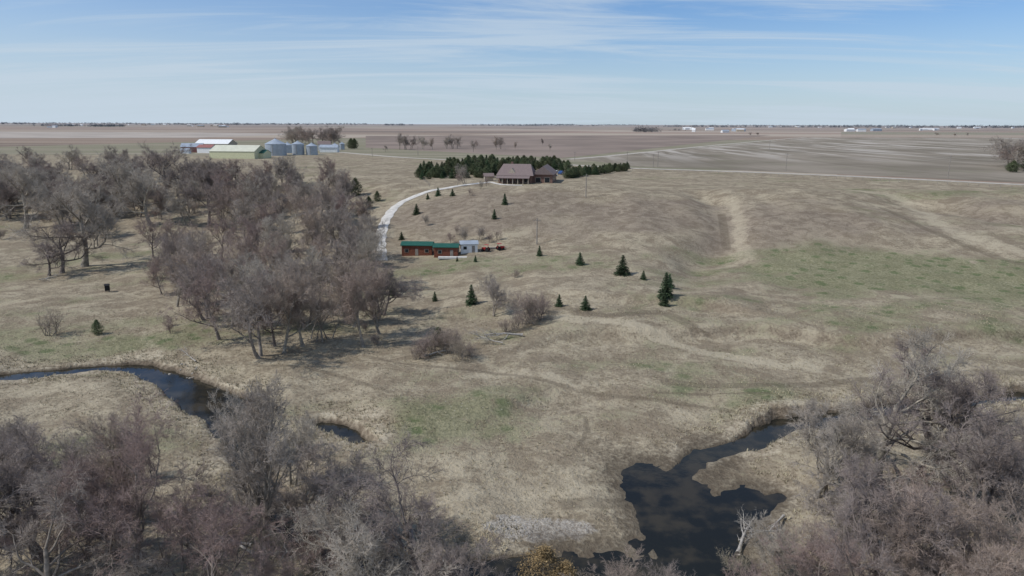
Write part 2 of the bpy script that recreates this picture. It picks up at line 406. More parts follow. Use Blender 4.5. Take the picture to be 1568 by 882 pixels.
c=k.mix(k.math('MULTIPLY',masked(s2[0],1.3,.25,.95),.72),c,(.44,.38,.275))
c=k.mix(k.math('MULTIPLY',masked(s3[0],.8,.3,.8),.5),c,(.13,.105,.075))
c=k.mix(k.math('MULTIPLY',masked(s3[1],1.2,.3,.9),.3),c,k.mix(k.step(n3,.4,.6),(.16,.13,.10),(.28,.24,.18)))
c=k.mix(k.math('MULTIPLY',masked(s2[1],1.8,.35,.8),.7),c,k.mix(k.step(n5,.35,.65),(.28,.25,.215),(.46,.43,.385)))
vs=k.n('ShaderNodeTexVoronoi',{'Vector':pos,'Scale':.9,'Randomness':1.0}).outputs['Distance']
c=k.mix(k.math('MULTIPLY',k.math('MULTIPLY',k.step(vs,.15,.07),k.step(n1,.42,.6)),.5),c,(.50,.45,.38))
sz=k.n('ShaderNodeSeparateXYZ',{0:pos}).outputs
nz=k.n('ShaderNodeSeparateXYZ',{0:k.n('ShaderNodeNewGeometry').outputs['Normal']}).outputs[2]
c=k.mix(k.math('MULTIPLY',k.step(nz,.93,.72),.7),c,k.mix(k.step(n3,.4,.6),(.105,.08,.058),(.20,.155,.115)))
c=k.mix(k.math('MULTIPLY',k.step(k.math('ADD',sz[2],k.math('MULTIPLY',n3,.6)),-.65,-1.2),.8),c,(.085,.068,.05))
mp=k.n('ShaderNodeMapping',{'Vector':pos,'Rotation':(0,0,rad(12)),'Scale':(1/900,1/420,0)}).outputs[0]
fl=k.n('ShaderNodeVectorMath',{0:mp},operation='FLOOR').outputs[0]
wnz=k.n('ShaderNodeTexWhiteNoise',{'Vector':fl},noise_dimensions='3D').outputs['Value']
cr=k.n('ShaderNodeValToRGB',{0:wnz}); cr.color_ramp.interpolation='CONSTANT'
e=cr.color_ramp.elements; e[0].position=0;e[0].color=(.25,.19,.145,1);e[1].position=.25;e[1].color=(.39,.325,.255,1)
for p_,c_ in ((.42,(.18,.14,.11,1)),(.6,(.30,.22,.17,1)),(.75,(.22,.205,.14,1)),(.87,(.33,.265,.205,1))):
    q=e.new(p_);q.color=c_
st=k.n('ShaderNodeMapping',{'Vector':pos,'Rotation':(0,0,rad(12)),'Scale':(.002,.03,1)}).outputs[0]
fn=k.noise(st,1.0,3,.6)
fc=k.mix(k.math('MULTIPLY',k.step(fn,.45,.65),.5),cr.outputs[0],(.38,.32,.26))
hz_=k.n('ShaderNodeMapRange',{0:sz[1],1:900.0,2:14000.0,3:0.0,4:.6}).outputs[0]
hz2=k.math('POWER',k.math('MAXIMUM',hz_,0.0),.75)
fc=k.mix(hz2,fc,(.29,.28,.285))  # aerial haze painted into the field colour, paler with distance along y
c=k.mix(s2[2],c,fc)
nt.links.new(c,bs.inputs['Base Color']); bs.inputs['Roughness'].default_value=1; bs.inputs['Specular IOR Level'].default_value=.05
bp=k.n('ShaderNodeBump',{'Height':n3,'Strength':.8,'Distance':.42}); nt.links.new(bp.outputs[0],bs.inputs['Normal'])

# ------------------------------------------------------------ water
wm,nt,bs=newmat('creek_water'); k=NB(nt)
pos=k.n('ShaderNodeNewGeometry').outputs['Position']
c=k.mix(k.step(k.noise(pos,.3,4),.4,.65),(.012,.013,.011),(.040,.034,.023))
nt.links.new(c,bs.inputs['Base Color']); bs.inputs['Roughness'].default_value=.05; bs.inputs['IOR'].default_value=1.33; bs.inputs['Specular IOR Level'].default_value=.36
bp=k.n('ShaderNodeBump',{'Height':k.noise(pos,2.2,3),'Strength':.10,'Distance':.1}); nt.links.new(bp.outputs[0],bs.inputs['Normal'])
add('creek_water',mesh_np('creek_water',[(-300,34,WZ),(300,34,WZ),(300,168,WZ),(-300,168,WZ)],[np.array([[0,1,2,3]])],[wm]))

# ------------------------------------------------------------ strips & sheets
def strip(name,pts,w,mat,off=.1,sm=6,wj=.0):
    p=np.array(smoothline(pts,sm) if sm else pts)[:, :2]
    seg=np.hypot(*np.diff(p,axis=0).T); cum=np.concatenate([[0],np.cumsum(seg)])
    n=max(4,int(cum[-1]/2.5)); n=min(n,900); t=np.linspace(0,cum[-1],n)
    px=np.interp(t,cum,p[:,0]);py=np.interp(t,cum,p[:,1])
    tx=np.gradient(px);ty=np.gradient(py);l=np.hypot(tx,ty);nx=-ty/l;ny=tx/l
    Vv=[]
    K=4
    for j in range(K+1):
        f=(j/K-.5)*w*(1+wj*np.sin(t*.7+j*5)*(j in(0,K)))
        X=px+nx*f;Y=py+ny*f; Z=Hh(X,Y)+off+(.06 if 0<j<K else -.08)
        Vv.append(np.stack([X,Y,Z],1))
    Vv=np.stack(Vv,1).reshape(-1,3); ii=np.arange(n*(K+1)).reshape(n,K+1)
    Qq=np.stack([ii[:-1,1:],ii[:-1,:-1],ii[1:,:-1],ii[1:,1:]],-1).reshape(-1,4)
    return add(name,mesh_np(name,Vv,[Qq],[mat],smooth=True))
strip('gravel_road',road,8,dirtroad,.14)
strip('dirt_lane',line([(868,244),(930,239),(1000,232),(1110,221),(1235,210)],14),8,dirtroad,.16)
strip('driveway',line([(584,400),(582,375),(586,350),(595,330),(612,312),(640,299),(680,289),(715,283),(752,279)]),3.6,gravel,.18,wj=.12)
cf,nt,bs=newmat('crop_field'); k=NB(nt)
pos=k.n('ShaderNodeNewGeometry').outputs['Position']
st=k.n('ShaderNodeMapping',{'Vector':pos,'Rotation':(0,0,rad(-38)),'Scale':(.045,.005,1)}).outputs[0]
st2=k.n('ShaderNodeMapping',{'Vector':pos,'Rotation':(0,0,rad(60)),'Scale':(.06,.003,1)}).outputs[0]
a=k.noise(st,1.0,5,.65,.3); a2=k.noise(st2,1.0,5,.65,.2); b2=k.noise(pos,.012,4,.6)
sy=k.n('ShaderNodeSeparateXYZ',{0:pos}).outputs
c=k.mix(k.step(b2,.35,.65),(.185,.162,.128),(.27,.235,.19))
c=k.mix(k.math('MULTIPLY',k.step(a2,.48,.62),.45),c,(.16,.14,.11))
c=k.mix(k.math('MULTIPLY',k.math('MULTIPLY',k.step(a,.46,.62),k.step(sy[1],430.0,700.0)),.75),c,(.45,.41,.36))
c=k.mix(k.math('MULTIPLY',k.step(k.noise(pos,.03,3),.55,.7),.25),c,(.16,.165,.10))
nt.links.new(c,bs.inputs['Base Color']); bs.inputs['Roughness'].default_value=1; bs.inputs['Specular IOR Level'].default_value=.0
def sheet(name,px,mat,z):
    P=[G(u,v,14.0)+(z,) for u,v in px]
    me=bpy.data.meshes.new(name); me.from_pydata(P,[],[list(range(len(P)))]); me.materials.append(mat); 
    return add(name,me)
sheet('crop_field',[(880,243),(968,254.5),(1100,259.5),(1300,267.5),(1568,280),(1750,289),(1750,212),(1568,211),(1240,210.5)],cf,14.07)
lf=simple('stubble_field',(.37,.32,.27),1,.15,.01); 
sheet('stubble_field',[(-100,212),(-100,201),(330,203),(480,205),(300,211)],lf,14.07)
lf2=simple('tilled_field',(.225,.175,.14),1,.18,.01)
sheet('tilled_field',[(560,226),(560,208),(1180,207),(900,238),(860,242)],lf2,14.07)

# ------------------------------------------------------------ building parts
class MB:
    def __init__(s): s.v=[];s.f=[]
    def box(s,x0,x1,y0,y1,z0,z1):
        b=len(s.v); s.v+=[(x0,y0,z0),(x1,y0,z0),(x1,y1,z0),(x0,y1,z0),(x0,y0,z1),(x1,y0,z1),(x1,y1,z1),(x0,y1,z1)]
        s.f+=[tuple(b+i for i in q) for q in ((0,3,2,1),(4,5,6,7),(0,1,5,4),(1,2,6,5),(2,3,7,6),(3,0,4,7))]; return s
    def poly(s,pts):
        b=len(s.v); s.v+=pts; s.f.append(tuple(range(b,b+len(pts)))); return s
    def prism(s,prof,x0,x1,ax='x'):
        n=len(prof);b=len(s.v)
        for xx in (x0,x1):
            for (p,q) in prof: s.v.append((xx,p,q) if ax=='x' else (p,xx,q))
        s.f.append(tuple(b+i for i in range(n))); s.f.append(tuple(b+n+i for i in reversed(range(n))))
        for i in range(n):
            j=(i+1)%n; s.f.append((b+i,b+n+i,b+n+j,b+j))
        return s
    def cyl(s,cx,cy,r0,z0,r1,z1,n=16,cap=True):
        b=len(s.v)
        for r_,zz in ((r0,z0),(r1,z1)):
            for i in range(n):
                a=i*2*math.pi/n; s.v.append((cx+r_*math.cos(a),cy+r_*math.sin(a),zz))
        for i in range(n):
            j=(i+1)%n; s.f.append((b+i,b+j,b+n+j,b+n+i))
        if cap: s.f.append(tuple(b+n+i for i in range(n))); s.f.append(tuple(b+i for i in reversed(range(n))))
        return s
    def mk(s,name,mat,parent=None):
        me=bpy.data.meshes.new(name); me.from_pydata(s.v,[],s.f); me.materials.append(mat); me.update()
        o=add(name,me); 
        if parent: o.parent=parent
        return o
def empty(name,loc,rot=0,sc=1):
    e=bpy.data.objects.new(name,None); scene.collection.objects.link(e); e.location=loc; e.rotation_euler=(0,0,rot); e.scale=(sc,)*3; return e
def gable(name,u,v,rot,w,d,h,rh,wm_,rm,win=True,oh=.5,z=None,door=True,porch=0):
    X,Y=G(u,v,z); e=empty(name,(X,Y,(z if z is not None else hz(X,Y))-.05),rot)
    MB().prism([(-d/2,-.4),(d/2,-.4),(d/2,h),(0,h+rh),(-d/2,h)],-w/2,w/2).mk('walls',wm_,e)
    t=.18; sl=rh/(d/2); a=d/2+oh
    MB().prism([(-a,h-oh*sl+.02),(0,h+rh+.02),(a,h-oh*sl+.02),(a,h-oh*sl+.02+t),(0,h+rh+.02+t),(-a,h-oh*sl+.02+t)],-w/2-oh,w/2+oh).mk('roof',rm,e)
    if win:
        m=MB();fr=MB(); n=max(2,int(w/2.5)) if w<10 else max(2,int(w/4))
        for i in range(n):
            cx=-w/2+w*(i+.5)/n
            if door and i==n//2: continue
            fr.box(cx-.6,cx+.6,-d/2-.05,-d/2+.1,.85,1.95); m.box(cx-.5,cx+.5,-d/2-.08,-d/2+.1,.95,1.85)
        for i in range(max(1,int(d/5))):
            cy=-d/2+d*(i+.5)/max(1,int(d/5))
            for sx in(-1,1):
                xx=sx*w/2; fr.box(xx-.05,xx+.05,cy-.75,cy+.75,.9,2.0); m.box(xx-.08,xx+.08,cy-.62,cy+.62,1.0,1.9)
        fr.mk('window_frames',white if wm_ is not logred else tan_m,e); m.mk('windows',glass,e)
        if door:
            cx=-w/2+w*(n//2+.5)/n
            MB().box(cx-.45,cx+.45,-d/2-.06,-d/2+.1,0,min(2.0,h-.15)).mk('door',wood,e)
    return e
HX,HY=G(797,281); HZ=hz(HX,HY)
e=empty('farm_house',(HX,HY+7,HZ-.1),rad(-9))
MB().box(-9,6,-6.5,6.5,-1.2,3.6).mk('walls',brick,e)
def hip(x0,x1,y0,y1,z0,zr,ins):
    m=MB(); ym=(y0+y1)/2;a=(x0+ins,ym,zr);b=(x1-ins,ym,zr)
    m.poly([(x0,y0,z0),(x1,y0,z0),b,a]).poly([(x1,y1,z0),(x0,y1,z0),a,b]).poly([(x1,y0,z0),(x1,y1,z0),b]).poly([(x0,y1,z0),(x0,y0,z0),a]).poly([(x0,y1,z0),(x1,y1,z0),(x1,y0,z0),(x0,y0,z0)])
    return m
hip(-10,7,-7.6,7.3,3.6,8.4,2.2).mk('roof',shingle,e)
MB().box(6.01,15.0,-2.5,16,-1.2,3.9).mk('garage_walls',brick,e)
MB().prism([(5.6,3.92),(15.7,3.92),(10.6,7.6)],-3.3,16.8,'y').mk('garage_roof',shingle,e)
MB().prism([(-10.6,2.55),(-7.0,3.45),(-7.0,3.6),(-10.6,2.75)],-9.5,5.5).mk('porch_roof',shingle,e)
MB().box(-9.2,5.2,-10.4,-6.6,-1.4,.05).mk('porch_deck',wood,e)
p=MB(); [p.box(c-.14,c+.14,-10.3,-10.02,.06,2.6) for c in np.linspace(-9,5,7)]; p.mk('porch_posts',tan_m,e)
m=MB();fr=MB()
for c in (-7.5,-4.8,-.2,3.6):
    fr.box(c-.95,c+.95,-6.56,-6.4,.6,2.5); m.box(c-.8,c+.8,-6.6,-6.4,.75,2.35)
for c in (0,4,8,12.5):
    fr.box(14.9,15.06,c-.95,c+.95,.9,2.5); m.box(14.9,15.1,c-.8,c+.8,1.05,2.35)
for c in (8.5,12.6):
    fr.box(c-1.25,c+1.25,-2.56,-2.4,.3,2.6); m.box(c-1.1,c+1.1,-2.6,-2.4,.45,2.45)
fr.mk('window_frames',tan_m,e); m.mk('windows',glass,e)
MB().box(-2.9,-1.9,-6.6,-6.4,.05,2.15).mk('door',wood,e)
MB().box(-4.6,-3.6,1.6,2.6,6.0,9.2).mk('chimney',brick,e)
MB().prism([(-4.7,4.6),(-1.3,4.6),(-3,6.8)],-6.0,-2.0,'y').mk('dormer',tan_m,e)
gable('garden_shed',748,277,rad(10),4,3.5,2.4,1.1,tan_m,shingle,win=False)
strip('driveway',line([(752,279),(770,283),(800,284)]),2.5,gravel,.16)
def sl(u,v): 
    X,Y=G(u,v); return (X,Y,hz(X,Y))
gable('log_cabin',640,389,rad(-3),9.0,3.8,3.0,.75,logred,greenroof,oh=.35)
gable('log_cabin',684,391,rad(-3),7.0,3.6,2.8,.7,logred,greenroof,oh=.35)
gable('white_shed',718,385,rad(8),5.0,3.2,2.5,.7,white,galv,oh=.3)
a=sl(708,394); MB().box(-7,6,-1.0,.8,-.4,.16).mk('concrete_patio',concrete).location=a
m=MB(); r_=random.Random(3)
for i in range(14):
    for j in range(2):
        m.box(i*.62-4+r_.uniform(-.05,.05),i*.62-3.45,-.3+r_.uniform(-.06,.06),.3,j*.42-.3,j*.42+.1)
o=m.mk('stone_wall',stone); o.location=sl(760,381); o.rotation_euler=(0,0,rad(10))
def wheelset(spec):
    m=MB()
    for sx,r_,y1_,y2_ in spec:
        for sy in(-1,1):
            n=14;b=len(m.v)
            for yy in (sy*y1_,sy*y2_):
                for i in range(n): m.v.append((sx+r_*math.cos(i*6.2832/n),yy,r_+r_*math.sin(i*6.2832/n)))
            for i in range(n): j=(i+1)%n; m.f.append((b+i,b+j,b+n+j,b+n+i))
            m.f.append(tuple(range(b,b+n))); m.f.append(tuple(range(b+n,b+2*n)))
    return m
def vehicle(name,u,v,rot,mat,kind='car',z=None):
    X,Y=G(u,v); e=empty(name,(X,Y,hz(X,Y)),rot)
    if kind=='car': prof=[(-2.3,.35),(2.3,.35),(2.35,.8),(1.3,.98),(.6,1.5),(-1.2,1.52),(-2.0,1.02),(-2.35,.95)]; gl=[(1.15,1.0),(.58,1.42),(-1.12,1.44),(-1.8,1.02)]
    else: prof=[(-2.8,.45),(2.8,.45),(2.85,1.1),(1.7,1.2),(1.0,1.85),(-.5,1.85),(-.7,1.25),(-2.85,1.2)]; gl=[(1.5,1.2),(.95,1.75),(-.42,1.75),(-.5,1.2)]
    MB().prism(prof,-.9,.9,'y').mk('body',mat,e); MB().prism(gl,-.92,.92,'y').mk('windows',glass,e)
    wheelset([(-1.45,.36,.95,.7),(1.45,.36,.95,.7)]).mk('wheels',rubber,e); return e
vehicle('parked_car',852,265,rad(60),white); vehicle('pickup_truck',859,267,rad(70),bluep,'truck'); vehicle('parked_car',847,270,rad(20),white)
def tractor(u,v,rot,mat):
    X,Y=G(u,v); e=empty('garden_tractor',(X,Y,hz(X,Y)),rot)
    MB().prism([(-.9,.45),(1.2,.45),(1.25,1.15),(.1,1.25),(-.1,.8),(-.5,.8),(-.9,1.1)],-.4,.4,'y').mk('body',mat,e)
    MB().box(-.75,-.3,-.3,.3,.82,1.0).box(-.85,-.75,-.3,.3,.82,1.45).mk('seat',black,e)
    wheelset([(-.55,.6,.75,.45),(.85,.38,.75,.45)]).mk('wheels',rubber,e)
    MB().box(-.7,-.65,-.4,-.35,.8,2.0).box(-.7,-.65,.35,.4,.8,2.0).box(-.9,.4,-.5,.5,2.0,2.08).mk('canopy',mat,e)
tractor(744,385,rad(160),redp); tractor(766,383,rad(20),redp)
a=sl(165,447); e=empty('hunting_blind',a,rad(20),.8)
MB().box(-.6,.6,-.6,.6,.45,2.1).mk('cabin',black,e); MB().prism([(-.75,2.11),(.75,2.11),(.3,2.5),(-.3,2.5)],-.7,.7).mk('roof',black,e)
m=MB(); [m.box(i-.06,i+.06,j-.06,j+.06,-.1,.45) for i in(-.5,.5) for j in (-.5,.5)]; m.mk('legs',wood,e)
MB().box(-.4,.4,-.65,-.55,1.3,1.7).mk('window',glass,e)
def bin_(u,v,dia,h,z=14.0):
    X,Y=G(u,v,z); e=empty('grain_bin',(X,Y,z-.1)); m=MB(); n=int(h/1.0)
    for i in range(n):
        m.cyl(0,0,dia/2,i*h/n,dia/2,(i+.9)*h/n,28,False); m.cyl(0,0,dia/2+.08,(i+.9)*h/n,dia/2+.08,(i+1)*h/n,28,False)
    m.mk('wall',galv,e); MB().cyl(0,0,dia/2+.3,h,.5,h+dia*.24,28).cyl(0,0,.5,h+dia*.24,.5,h+dia*.24+.6,12).mk('roof',galv,e)
    l=MB(); l.box(-.3,-.24,-dia/2-.2,-dia/2-.12,0,h); l.box(.24,.3,-dia/2-.2,-dia/2-.12,0,h); [l.box(-.3,.3,-dia/2-.2,-dia/2-.14,j*.6,j*.6+.06) for j in range(int(h/.6))]
    l.mk('ladder',wood,e)
bin_(423,238,17,9.5); bin_(457,237,10,9.0); bin_(478,237,9.5,7.5); bin_(441,234,9,7); bin_(513,230,7,5); bin_(524,229,5,6)
gable('yellow_barn',366,242,rad(-8),36,20,5.4,4.2,yellow,simple('cream_roof',(.58,.57,.45),.5,.06,.3),z=14,win=False,oh=.3)
gable('yellow_lean_to',395,242,rad(-8),16,12,4.0,2.2,yellow,greenroof,z=14,win=False,oh=.3)
gable('machine_shed',332,229,rad(-5),34,20,6,4,tan_m,white,z=14,win=False)
gable('red_barn',296,233,rad(10),18,12,5,3,redroof,galv,z=14,win=False)
gable('red_barn',318,234,rad(-10),14,10,5,2.2,white,redroof,z=14,win=False)
gable('white_farmhouse',497,230,rad(15),12,9,6,3,white,shingle,z=14)
gable('pole_barn',505,233,rad(0),16,9,4.5,2.2,white,galv,z=14,win=False)
gable('small_shed',285,235,rad(0),7,5,3,1.5,white,galv,z=14,win=False)
r_=random.Random(5)
for cu,cv,n,sp_ in ((75,195,5,16),(130,192,3,30),(205,191.5,3,30),(265,191,6,40),(315,193.5,6,30),(345,195,3,14),(445,190.5,4,30),(510,191,3,20),(600,190.5,3,30),(690,191,4,20),(760,192,5,30),(815,192,5,20),(905,192,3,40),(1060,199,3,10),(1120,201.5,4,18),(1085,199.5,2,8),(1320,201,5,25),(1245,195,5,30),(1410,199.5,5,25),(1370,196,3,30),(1500,196.5,5,40),(1195,194.5,4,20),(1540,196,3,20)):
    for i in range(n):
        u=cu+r_.uniform(-sp_,sp_); v=cv+r_.uniform(-.6,.6); X,Y=G(u,v,14.0); 
        s_=min(1.0,Y/2500); w_=r_.uniform(14,45)*(.5+.5*s_)
        gable('farm_building',u,v,r_.uniform(-.4,.4),w_,w_*.5,4.5+4*s_,r_.uniform(2,4),r_.choice([white,white,tan_m,galv]),r_.choice([white,galv,white,shingle]),z=14.0,win=False,door=False)
gable('white_barn',1110,203,rad(10),24,14,6,3,white,galv,z=14,win=False); gable('white_barn',1062,202,rad(-20),12,10,8,5,white,white,z=14,win=False)
def pole(u,v,hpx,arm=True,z=None):
    X,Y=G(u,v,z); zz=z if z is not None else hz(X,Y); dist=math.hypot(X,Y); h_=hpx*dist/F
    e=empty('utility_pole',(X,Y,zz-.2)); MB().cyl(0,0,.19,0,.13,h_,8).mk('pole',wood,e)
    if arm: MB().box(-1.1,1.1,-.07,.07,h_-.9,h_-.75).box(-1,-.9,-.05,.05,h_-.74,h_-.5).box(.9,1,-.05,.05,h_-.74,h_-.5).mk('crossarm',wood,e)
for a in ((822,374,42),(897,302,36),(1451,273,30),(1203,262,26,True,14.0),(1007,256,24,True,14.0),(1000,256,20,True,14.0),(960,250,18,True,14.0),(880,246,14,True,14.0),(1178,230,14,True,14.0),(570,240,14,True,14.0),(640,238,14,True,14.0)): pole(*a)
def fence(name,px,z=None,dh=1.2):
    P=np.array(line(px,z)); seg=np.hypot(*np.diff(P,axis=0).T);cum=np.concatenate([[0],np.cumsum(seg)]);t=np.arange(0,cum[-1],4)
    X=np.interp(t,cum,P[:,0]);Y=np.interp(t,cum,P[:,1]);Z=Hh(X,Y);m=MB()
    for a,b,c_ in zip(X,Y,Z): m.box(a-.06,a+.06,b-.06,b+.06,c_-.1,c_+dh)
    for i in range(len(X)-1):
        for hh in (.5,1.0):
            b=len(m.v); m.v+=[(X[i],Y[i],Z[i]+hh),(X[i+1],Y[i+1],Z[i+1]+hh),(X[i+1],Y[i+1],Z[i+1]+hh+.02),(X[i],Y[i],Z[i]+hh+.02)]; m.f.append((b,b+1,b+2,b+3))
    m.mk(name,wood)
fence('wire_fence',[(968,262),(1100,266),(1300,275),(1568,289)])
fence('wire_fence',[(600,292),(660,286),(640,270)])

# ------------------------------------------------------------ vegetation placement
def put(name,mesh,u,v,h,z=None,sx=1.0,parent=None,xy=None):
    X,Y=xy if xy else G(u,v,z); zz=hz(X,Y)-.12
    s_=sx*h*random.uniform(.92,1.08)
    return add(name,mesh,(X,Y,zz),random.uniform(0,6.28),(s_,s_,h),parent)
def hp(u,v,hpx):
    X,Y=G(u,v); z0=hz(X,Y); d=ray(u,v-hpx); D=math.hypot(X,Y)
    return max(.5,CAMZ+d.z/math.hypot(d.x,d.y)*D-z0)
def bt(kind,u,v,hpx,sx=1.0,name='bare_tree'):
    put(name,random.choice(kind) if isinstance(kind,list) else kind,u,v,hp(u,v,hpx),sx=sx)
O,TL,MU,SH,NR=T_oak,T_tall,T_multi,T_shrub,T_near
# foreground right
bt(NR[0],1340,740,245,1.2); bt(NR[1],1425,730,205,1.15); bt(NR[1],1262,755,150,1.1)
bt(NR[1],1340,925,230,1.1); bt(NR[2],1240,940,150,1.05); bt(TL[0],1505,850,230,1.0); bt(NR[0],1575,880,235,1.05); bt(NR[2],1550,990,255,1.05)
bt(MU[1],1210,900,95,1.2); bt(MU[0],1150,940,80,1.2); bt(TL[1],1600,770,160); bt(MU[1],1470,760,95,1.2); bt(SH[0],1290,800,40,name='bare_shrub')
bt(NR[2],1450,960,230,1.05); bt(SH[1],1130,870,35,name='bare_shrub'); bt(MU[0],1400,800,95,1.2); bt(O[3],1500,780,120,1.0); bt(O[1],1300,830,110,1.1)
# bottom middle
bt(NR[0],645,905,225,1.05); bt(O[3],565,935,165,1.05); bt(O[1],725,950,155); bt(MU[0],950,930,85,1.2); bt(MU[1],1010,940,90,1.1); bt(MU[0],905,940,65,1.2)
put('juniper_shrub',T_cedar[0],832,912,hp(832,912,78),sx=1.3); put('juniper_shrub',T_cedar[0],866,920,hp(866,920,62),sx=1.4)
# left bottom
bt(TL[1],415,838,265,.78); bt(TL[0],385,765,170,.72); bt(O[1],450,735,115,.85); bt(O[3],490,815,130,.95); bt(MU[0],500,910,130,1.1); bt(TL[1],395,700,110,.7)
bt(NR[2],215,890,260,1.0); bt(TL[2],175,800,178,.95); bt(MU[0],285,870,150,1.1); bt(NR[1],60,860,195,1.1); bt(O[1],5,800,170,1.1); bt(MU[1],105,750,95,1.2)
bt(NR[1],-40,910,245,1.05); bt(TL[1],30,745,110,1.0); bt(NR[0],80,960,235,1.05); bt(MU[0],200,735,80,1.2); bt(O[2],320,950,210,1.05); bt(MU[0],420,940,125,1.2); bt(MU[0],0,715,70,1.2); bt(O[2],130,870,180,1.0); bt(MU[0],140,790,100,1.2)
for i in range(20): 
    bt(random.choice(SH+MU[:1]),random.uniform(0,520),random.uniform(735,900),random.uniform(22,50),1.25,name='bare_shrub')
for i in range(16): 
    bt(random.choice(SH+MU[1:]),random.uniform(1200,1568),random.uniform(765,930),random.uniform(22,52),1.25,name='bare_shrub')
# mid wood
mid=[(378,548,150),(335,520,115),(435,540,150),(470,530,120),(405,500,120),(300,490,95),(270,470,85),(350,470,100),(500,520,95),(560,530,140),(545,500,120),(590,480,75),(530,450,105),(490,470,100),(450,470,95),(420,450,95),(380,440,95),(310,440,85),(560,440,95),(520,400,85),(480,410,85),(440,410,85),(560,400,75),(275,430,70),(340,400,75),(400,390,80),(470,375,75),(530,370,70),(430,360,70),(555,352,55),(395,420,85),(465,500,105),(250,450,60),
 (575,510,105),(360,500,105),(415,530,115),(485,440,90),(505,380,75),(455,345,65),(385,365,70),(350,350,70),(515,345,60),(325,465,85),(545,410,70),(300,400,65),(445,435,85)]
for u,v,hh in mid: bt(random.choice([TL[2],TL[2],O[2],TL[0],MU[0],O[3]]),u+random.uniform(-6,6),v,hh*random.uniform(.9,1.1),random.uniform(.88,1.08))
left=[(130,408,145,0),(95,418,90,0),(75,422,60,0),(40,350,110,0),(230,345,95,0),(255,302,85,0),(185,330,95,0),(160,360,60,1),(10,330,70,0),(60,320,80,1),(100,350,70,1),(235,395,70,2),(320,345,75,0),(365,345,70,2),(290,345,55,1),(325,305,60,1),(205,300,60,1),(140,300,60,0),(30,285,50,1),(270,385,60,2)]
for u,v,hh,t in left: bt([O[0],O[1],O[2]][t],u,v,hh,1.08)
for i in range(112):
    u=random.uniform(-60,555); v=random.uniform(258,342)
    if u>430 and v<288: continue
    if u>270 and v<276: continue
    bt(random.choice([O[0],O[1],O[3],TL[0],TL[1],O[2],TL[2]]),u,v,random.uniform(36,56)*(.78+(v-262)/150),random.uniform(.98,1.2))
for i in range(50):
    u=random.uniform(230,600); v=random.uniform(360,530); bt(random.choice(SH+MU),u,v,random.uniform(16,38),1.15,name='bare_shrub')
for i in range(36):
    u=random.uniform(-20,420); v=random.uniform(280,375); bt(random.choice(SH+MU),u,v,random.uniform(12,26),1.3,name='bare_shrub')
for u,v,hh in ((80,512,45),(655,545,35),(690,540,42),(720,548,28),(810,498,45),(790,505,30),(640,550,30),(820,490,40),(775,510,25),(790,425,15),(670,538,36),(705,545,35),(830,480,30)): bt(SH[0],u,v,hh,1.2,name='bare_shrub')
bt(O[3],760,482,60,.9); bt(MU[0],808,495,58,1.1); bt(SH[1],700,552,30,name='bare_shrub'); bt(MU[0],680,540,45,1.2); bt(MU[0],650,548,38,1.2)
bt(TL[0],575,410,55,.8)
for u,v,hh in ((712,372,26),(735,368,22),(700,360,18),(690,372,18),(762,368,20),(655,345,18),(750,372,18),(720,300,14),(735,290,16),(700,285,22),(712,282,32),(745,285,16)): bt(random.choice([MU[0],O[2],MU[1]]),u,v,hh,.9)
for u,v,hh in ((150,512,24),(455,282,20),(425,272,10),(545,300,28),(565,318,18),(578,308,16),(548,330,12),(672,530,30)): put('cedar_tree',T_cedar[1],u,v,hp(u,v,hh),sx=1.1)
for u,v,hh in ((757,335,16),(773,313,18),(638,328,17),(826,392,17),(888,405,20),(953,421,32),(985,428,15),(1019,455,40),(1017,468,25),(722,466,32),(666,461,16),(856,469,20),(896,474,23),(728,401,11),(601,452,18),(615,367,13),(1025,440,22),(693,300,12),(700,400,8),(671,300,14),(655,305,10)):
    put('spruce_tree',random.choice(T_con),u,v,hp(u,v,hh),sx=1.25)
wb=empty('conifer_windbreak',(0,0,0))
WBK=T_con[:2]+[T_cedar[1],T_cedar[1]]
for i in range(80): u=random.uniform(638,765); put('conifer',random.choice(WBK),u,random.uniform(262,275)-(u-640)*.02,random.uniform(3.5,6.5),sx=1.35,parent=wb)
for i in range(85): u=random.uniform(680,872); put('conifer',random.choice(WBK),u,random.uniform(252,263),random.uniform(4.5,7.5),sx=1.4,parent=wb)
for i in range(60): u=random.uniform(866,965); put('conifer',random.choice(WBK),u,272-(u-866)*.13+random.uniform(-3,2),random.uniform(3,5.2),sx=1.4,parent=wb)
for u,v,hh in [(612,229,24),(622,229,25),(630,228,20),(648,229,20),(663,229,18),(684,228,18),(693,228,22),(700,228,20),(728,228,14),(760,229,20),(765,228,18),(790,229,12),(830,222,10),(842,232,12),(725,233,18),(590,232,10)]:
    X,Y=G(u,v,14); put('bare_tree',random.choice(T_oak+T_tall),u,v,hh*Y/F,z=14,sx=.9)
for i in range(18): put('bare_tree',random.choice(T_oak),random.uniform(448,518),random.uniform(219,224),random.uniform(16,25),z=14,sx=1.1)
for u in (538,543): put('cedar_tree',T_cedar[1],u,228,11,z=14,sx=1.3)
for i in range(16): put('bare_tree',random.choice(T_oak),random.uniform(1545,1600),random.uniform(252,262),random.uniform(13,20),z=14,sx=1.3)
for i in range(8): put('cedar_tree',T_cedar[1],random.uniform(1543,1590),random.uniform(258,264),random.uniform(4,7),z=14,sx=1.5)
for u in (1462,1482,1434,1160,1148): put('bare_tree',random.choice(T_oak),u,random.uniform(206,209),9,z=14,sx=1.2)
def fallen(u,v,L,rz,tilt=86):
    X,Y=G(u,v); o=add('fallen_tree',random.choice(T_snag),(X,Y,hz(X,Y)+.35),0,(L*.7,L*.7,L)); o.rotation_euler=(0,rad(tilt),rz)
